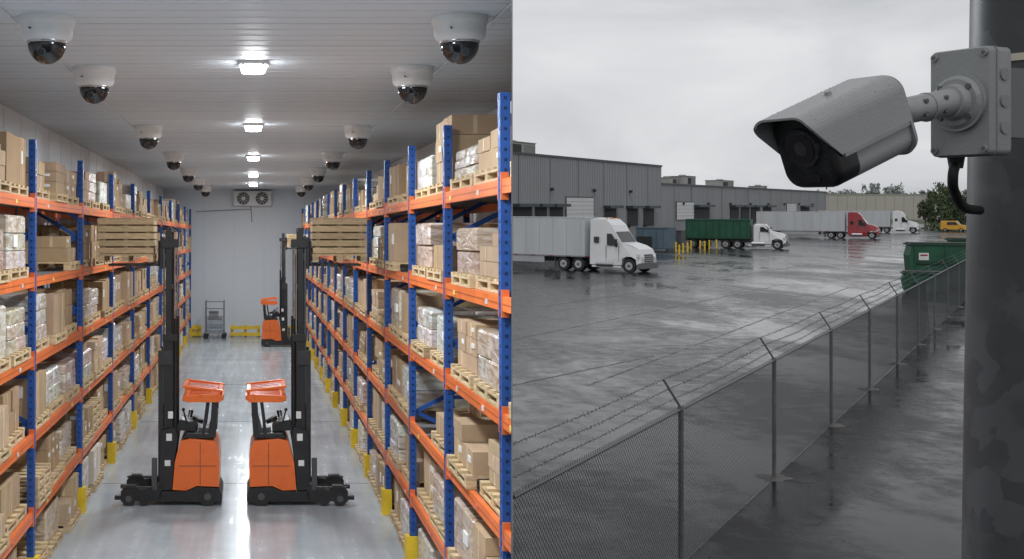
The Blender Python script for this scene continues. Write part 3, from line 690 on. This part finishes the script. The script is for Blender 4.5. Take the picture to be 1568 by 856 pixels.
# ============================================================ CCTV camera, mount, pole
M['cam']=mat('camera_housing',(.285,.29,.295),.40,var=.06,scale=10,rvar=.08,bump=.10,bscale=260)
M['camdark']=mat('camera_faceplate',(.012,.012,.013),.22,var=.2,scale=30)
M['lens']=mat('lens_glass',(.015,.013,.02),.04,rvar=.01,spec=1)
M['box']=mat('junction_box',(.235,.245,.245),.45,var=.08,scale=12,bump=.12,bscale=200)
M['tan2']=mat('nylon_strap',(.5,.45,.36),.6)
def polemat():
    m,nt,b=newmat('weathered_galvanised_pole'); N=nt.nodes;L=nt.links
    tc=N.new('ShaderNodeTexCoord'); v=N.new('ShaderNodeTexVoronoi'); v.inputs['Scale'].default_value=16
    n=N.new('ShaderNodeTexNoise'); n.inputs['Scale'].default_value=9; n.inputs['Detail'].default_value=9; n.inputs['Distortion'].default_value=.6; L.new(tc.outputs['Object'],n.inputs['Vector'])
    mxv=N.new('ShaderNodeMix'); mxv.data_type='RGBA'; mxv.inputs[0].default_value=.12; L.new(tc.outputs['Object'],mxv.inputs[6]); L.new(n.outputs['Color'],mxv.inputs[7]); L.new(mxv.outputs[2],v.inputs['Vector'])
    bw=N.new('ShaderNodeRGBToBW'); L.new(v.outputs['Color'],bw.inputs[0])
    mx=N.new('ShaderNodeMix'); mx.data_type='FLOAT'; mx.inputs[0].default_value=.6; L.new(bw.outputs[0],mx.inputs[2]); L.new(n.outputs['Fac'],mx.inputs[3])
    r=N.new('ShaderNodeValToRGB'); e=r.color_ramp.elements; e[0].position=.36; e[0].color=(.043,.047,.050,1); e[1].position=.66; e[1].color=(.074,.079,.082,1)
    x=e.new(.54); x.color=(.053,.057,.060,1); x=e.new(.58); x.color=(.067,.071,.074,1)
    L.new(mx.outputs[0],r.inputs[0]); L.new(r.outputs[0],b.inputs['Base Color'])
    b.inputs['Roughness'].default_value=.42; b.inputs['Metallic'].default_value=0; b.inputs['Specular IOR Level'].default_value=.3
    bp=N.new('ShaderNodeBump'); bp.inputs['Strength'].default_value=.10; bp.inputs['Distance'].default_value=.005; L.new(n.outputs['Fac'],bp.inputs['Height']); L.new(bp.outputs[0],b.inputs['Normal'])
    return m
M['pole']=polemat()
pz=2.32
pa=P(1612,900,pz); pb=P(1626,-40,pz); dirp=(pb-pa).normalized(); base=pa+dirp*(-pa.z/dirp.z); topp=pb+dirp*1.5
b=B(); b.cyl(base,topp,.155,.155,48,'pole'); b.cyl((base.x,base.y,0),(base.x,base.y,.03),.28,.28,24,'galv'); b.done('steel_pole')
view=Vector(((1467-HX)/F,1,0)).normalized(); vr=Vector((view.y,-view.x,0))
al=math.radians(36)
n2=(-math.sin(al)*vr-math.cos(al)*view); side=Vector((n2.y,-n2.x,0)); 
if side.dot(vr)<0: side=-side
cb=P(1469,157,2.02)
def JB(a,o,h): q=cb+side*a+n2*o; return (q.x,q.y,q.z+h)
def rrect(w,h,r,n=6):
    pts=[]
    for cx,cy,a0 in ((w-r,h-r,0),(-w+r,h-r,90),(-w+r,-h+r,180),(w-r,-h+r,270)):
        for i in range(n+1): t=math.radians(a0+90*i/n); pts.append((cx+r*math.cos(t),cy+r*math.sin(t)))
    return pts
b=B(JB); w,h=.0545,.092
b.loft([[(x*k,o,z*k) for x,z in rrect(w,h,.010)] for k,o in ((.96,-.056),(1,-.052),(1,-.004),(.975,0))],'box')
b.loft([[(x*k,o,z*k) for x,z in rrect(w*1.02,h*1.015,.010)] for k,o in ((1,-.019),(1,-.015))],'box',(.75,.75,.75))
for x in (-1,1):
    for z in (-1,1):
        b.cyl((x*.045,-.001,z*.081),(x*.045,.004,z*.081),.0065,.006,14,'box'); b.cyl((x*.045,.003,z*.081),(x*.045,.0045,z*.081),.0035,.0035,10,'dgrey')
for z in (-.045,0,.045): b.cyl((.0545,-.036,z),(.0568,-.036,z),.011,.011,20,'box',(.85,.85,.85))
b.cyl((0,0,0),(0,.008,0),.050,.050,40,'box'); b.cyl((0,.008,0),(0,.013,0),.046,.040,40,'box')
for i in range(4):
    a=math.radians(45+90*i); b.cyl((.036*math.cos(a),.009,.036*math.sin(a)),(.036*math.cos(a),.0155,.036*math.sin(a)),.005,.005,12,'dgrey')
b.cyl((-.028,-.03,-.092),(-.028,-.03,-.112),.014,.011,16,'rubber')
b.done('junction_box',bevel=0)
# camera body
Fw=Vector((-.858,-.326,-.36)).normalized(); Wv=Fw.cross(Vector((0,0,1))).normalized()
if Wv.y>0: Wv=-Wv
U=Wv.cross(Fw); U=U if U.z>0 else -U
fc=P(1233,233,1.90)
def CM(a,l,h): q=fc+Wv*a-Fw*l+U*h; return (q.x,q.y,q.z)   # l: backwards
hw_,hh_=.055,.064; BL=.162
def sec(k,l,w=hw_,h=hh_): return [(x*k,l,z*k) for x,z in rrect(w,h,.028,8)]
b=B(CM)
b.loft([sec(.93,-.002),sec(.98,.004),sec(1,.01),sec(1,.045)],'camdark')
b.loft([sec(1,.0455),sec(1.0,BL),sec(.96,BL+.01),sec(.85,BL+.015)],'cam')
b.cyl((0,-.002,.008),(0,-.006,.008),.034,.032,36,'camdark',(2,2,2)); b.cyl((0,-.006,.008),(0,-.0075,.008),.025,.025,32,'lens')
b.cyl((0,-.0076,.008),(0,-.008,.008),.012,.012,24,'camdark',(4,4,4))
b.loft([[(x,l,z-.046) for x,z in rrect(.018,.006,.005)] for l in (-.002,-.004)],'lens')
arc=[(x,z) for x,z in rrect(hw_+.005,hh_+.006,.030,8) if z>-.03]
arc=[(hw_+.005,-.012)]+sorted(arc,key=lambda p: math.atan2(p[1]+.012,p[0]))+[(-hw_-.005,-.012)]
arc=[p for p in arc if p[1]>=-.012]
def shield(lf):
    outer=[(x,lf(z,x),z) for x,z in arc]; inner=[(x*.955,lf(z,x),z*.955-.0005) for x,z in reversed(arc)]
    return outer+inner
b.loft([shield(lambda z,x:.012-.048*max(0,min(1,z/.055))**.6),shield(lambda z,x:.03),shield(lambda z,x:.10),shield(lambda z,x:BL+.006)],'cam',sm=False)
b.loft([[(x*k,l,z*k) for x,z in rrect(hw_+.004,hh_+.005,.030,8) ] for k,l in ((1,BL+.0065),(.97,BL+.014),(.8,BL+.018))],'cam')
for s in(-1,1): b.beam((s*(hw_+.0055),.015,-.013),(s*(hw_+.0055),BL,-.013),.006,.004,'cam',(.85,.85,.85),up=(1,0,0))
b.cyl((0,.08,hh_+.005),(0,.08,hh_+.012),.006,.005,12,'cam')
fl=Vector(JB(0,.012,0)); arm=B()
k1=Vector(CM(0,BL+.015,.0)); kn=fl+(k1-fl)*.68
arm.cyl(fl,fl+n2*.016,.032,.028,28,'cam'); arm.cyl(fl+n2*.010,kn,.0235,.0225,28,'cam'); arm.sph(kn,.0235,24,12,'cam')
arm.cyl(kn,k1,.018,.024,24,'cam')
ax=(kn-fl).normalized(); sd=Vector((0,0,1)).cross(ax).normalized()
if sd.y>0: sd=-sd
for t in (.4,.8):
    for hh in (-.010,.012):
        c=fl.lerp(kn,t)+Vector((0,0,hh)); arm.cyl(c+sd*.015,c+sd*.0235,.004,.004,12,'dgrey')
arm.cyl(fl.lerp(kn,.57),fl.lerp(kn,.60),.0250,.0250,28,'cam')
root=bpy.data.objects.new('bullet_security_camera',None); S.collection.objects.link(root)
o1=b.done('camera_housing'); o1.parent=root; o2=arm.done('mounting_arm'); o2.parent=root
M['drop']=mat('water_bead',(.40,.41,.42),.05,rvar=.01,spec=1,var=0)
b=B()
for i in range(380):
    l=random.uniform(-.02,BL); 
    i0=random.randrange(len(arc)-1); f=random.random(); x2=arc[i0][0]*(1-f)+arc[i0+1][0]*f; z2=arc[i0][1]*(1-f)+arc[i0+1][1]*f
    if l<.012-.048*max(0,min(1,z2/.055))**.6: continue
    r=random.uniform(.0004,.0011)*random.choice((1,1,1.5)); b.sph(CM(x2,l,z2),(r,r,r*.8),7,5,'drop')
for i in range(16):
    l=random.uniform(.0,BL); r=random.uniform(.001,.0019); q=CM(random.uniform(.25,.45)*hw_,l,-hh_-.0003); b.sph(q,(r,r,r*1.5),8,6,'drop')
o3=b.done('rain_drops'); o3.parent=root
cu=bpy.data.curves.new('power_cable','CURVE'); cu.dimensions='3D'; cu.bevel_depth=.0085; cu.bevel_resolution=4
pts=[Vector(JB(-.028,-.03,-.10)),P(1459,272,2.04),P(1464,300,2.08),P(1478,318,2.14),P(1500,322,2.19)]
sp_=cu.splines.new('BEZIER'); sp_.bezier_points.add(len(pts)-1)
for p_,q_ in zip(sp_.bezier_points,pts): p_.co=q_; p_.handle_left_type=p_.handle_right_type='AUTO'
o=bpy.data.objects.new('power_cable',cu); cu.materials.append(M['rubber']); S.collection.objects.link(o)
for py in (96,206):
    c=pa+dirp*((P(1600,py,pz).z-pa.z)/dirp.z); b=B(); b.cyl(c-dirp*.007,c+dirp*.007,.158,.158,48,'tan2'); b.done('pole_strap')
bb=B(JB); bb.box((-.035,-.12,-.06),(.035,-.0565,.06),'galv'); bb.done('mounting_bracket')
# ============================================================ light, sky, camera
w=bpy.data.worlds.new('World'); S.world=w; w.use_nodes=True; nt=w.node_tree; N=nt.nodes; L=nt.links
bg=N['Background']; sky=N.new('ShaderNodeTexSky'); sky.sky_type='NISHITA'; sky.sun_disc=False; sky.sun_elevation=math.radians(50); sky.sun_rotation=math.radians(200)
hs=N.new('ShaderNodeHueSaturation'); hs.inputs['Saturation'].default_value=.15; L.new(sky.outputs[0],hs.inputs['Color'])
tc=N.new('ShaderNodeTexCoord'); mp=N.new('ShaderNodeMapping'); mp.inputs['Scale'].default_value=(1.2,1.2,3); L.new(tc.outputs['Generated'],mp.inputs['Vector'])
n=N.new('ShaderNodeTexNoise'); n.inputs['Scale'].default_value=3.4; n.inputs['Detail'].default_value=7; n.inputs['Roughness'].default_value=.5; n.inputs['Distortion'].default_value=.8; L.new(mp.outputs[0],n.inputs['Vector'])
r=N.new('ShaderNodeValToRGB'); r.color_ramp.elements[0].position=.34; r.color_ramp.elements[1].position=.66
r.color_ramp.elements[0].color=(5.4,5.55,5.8,1); r.color_ramp.elements[1].color=(7.7,7.8,8.0,1); L.new(n.outputs['Fac'],r.inputs[0])
mx=N.new('ShaderNodeMix'); mx.data_type='RGBA'; mx.inputs[0].default_value=.95; L.new(hs.outputs[0],mx.inputs[6]); L.new(r.outputs[0],mx.inputs[7])
L.new(mx.outputs[2],bg.inputs['Color']); bg.inputs['Strength'].default_value=.1
sl=bpy.data.lights.new('sun','SUN'); sl.energy=.6; sl.angle=math.radians(25); sl.color=(1,.98,.95)
so=bpy.data.objects.new('sun',sl); so.rotation_euler=(math.radians(40),0,math.radians(-20)); S.collection.objects.link(so)
cd=bpy.data.cameras.new('camera'); co=bpy.data.objects.new('camera',cd); S.collection.objects.link(co)
co.location=(0,0,EYE); co.rotation_euler=(math.radians(90),0,0); cd.sensor_width=36; cd.lens=F/1568*36
cd.shift_x=(784-HX)/1568; cd.shift_y=-(428-HY)/1568; cd.clip_end=8000; cd.clip_start=.05; S.camera=co
S.view_settings.view_transform='Standard'; S.view_settings.look='None'; S.view_settings.exposure=0
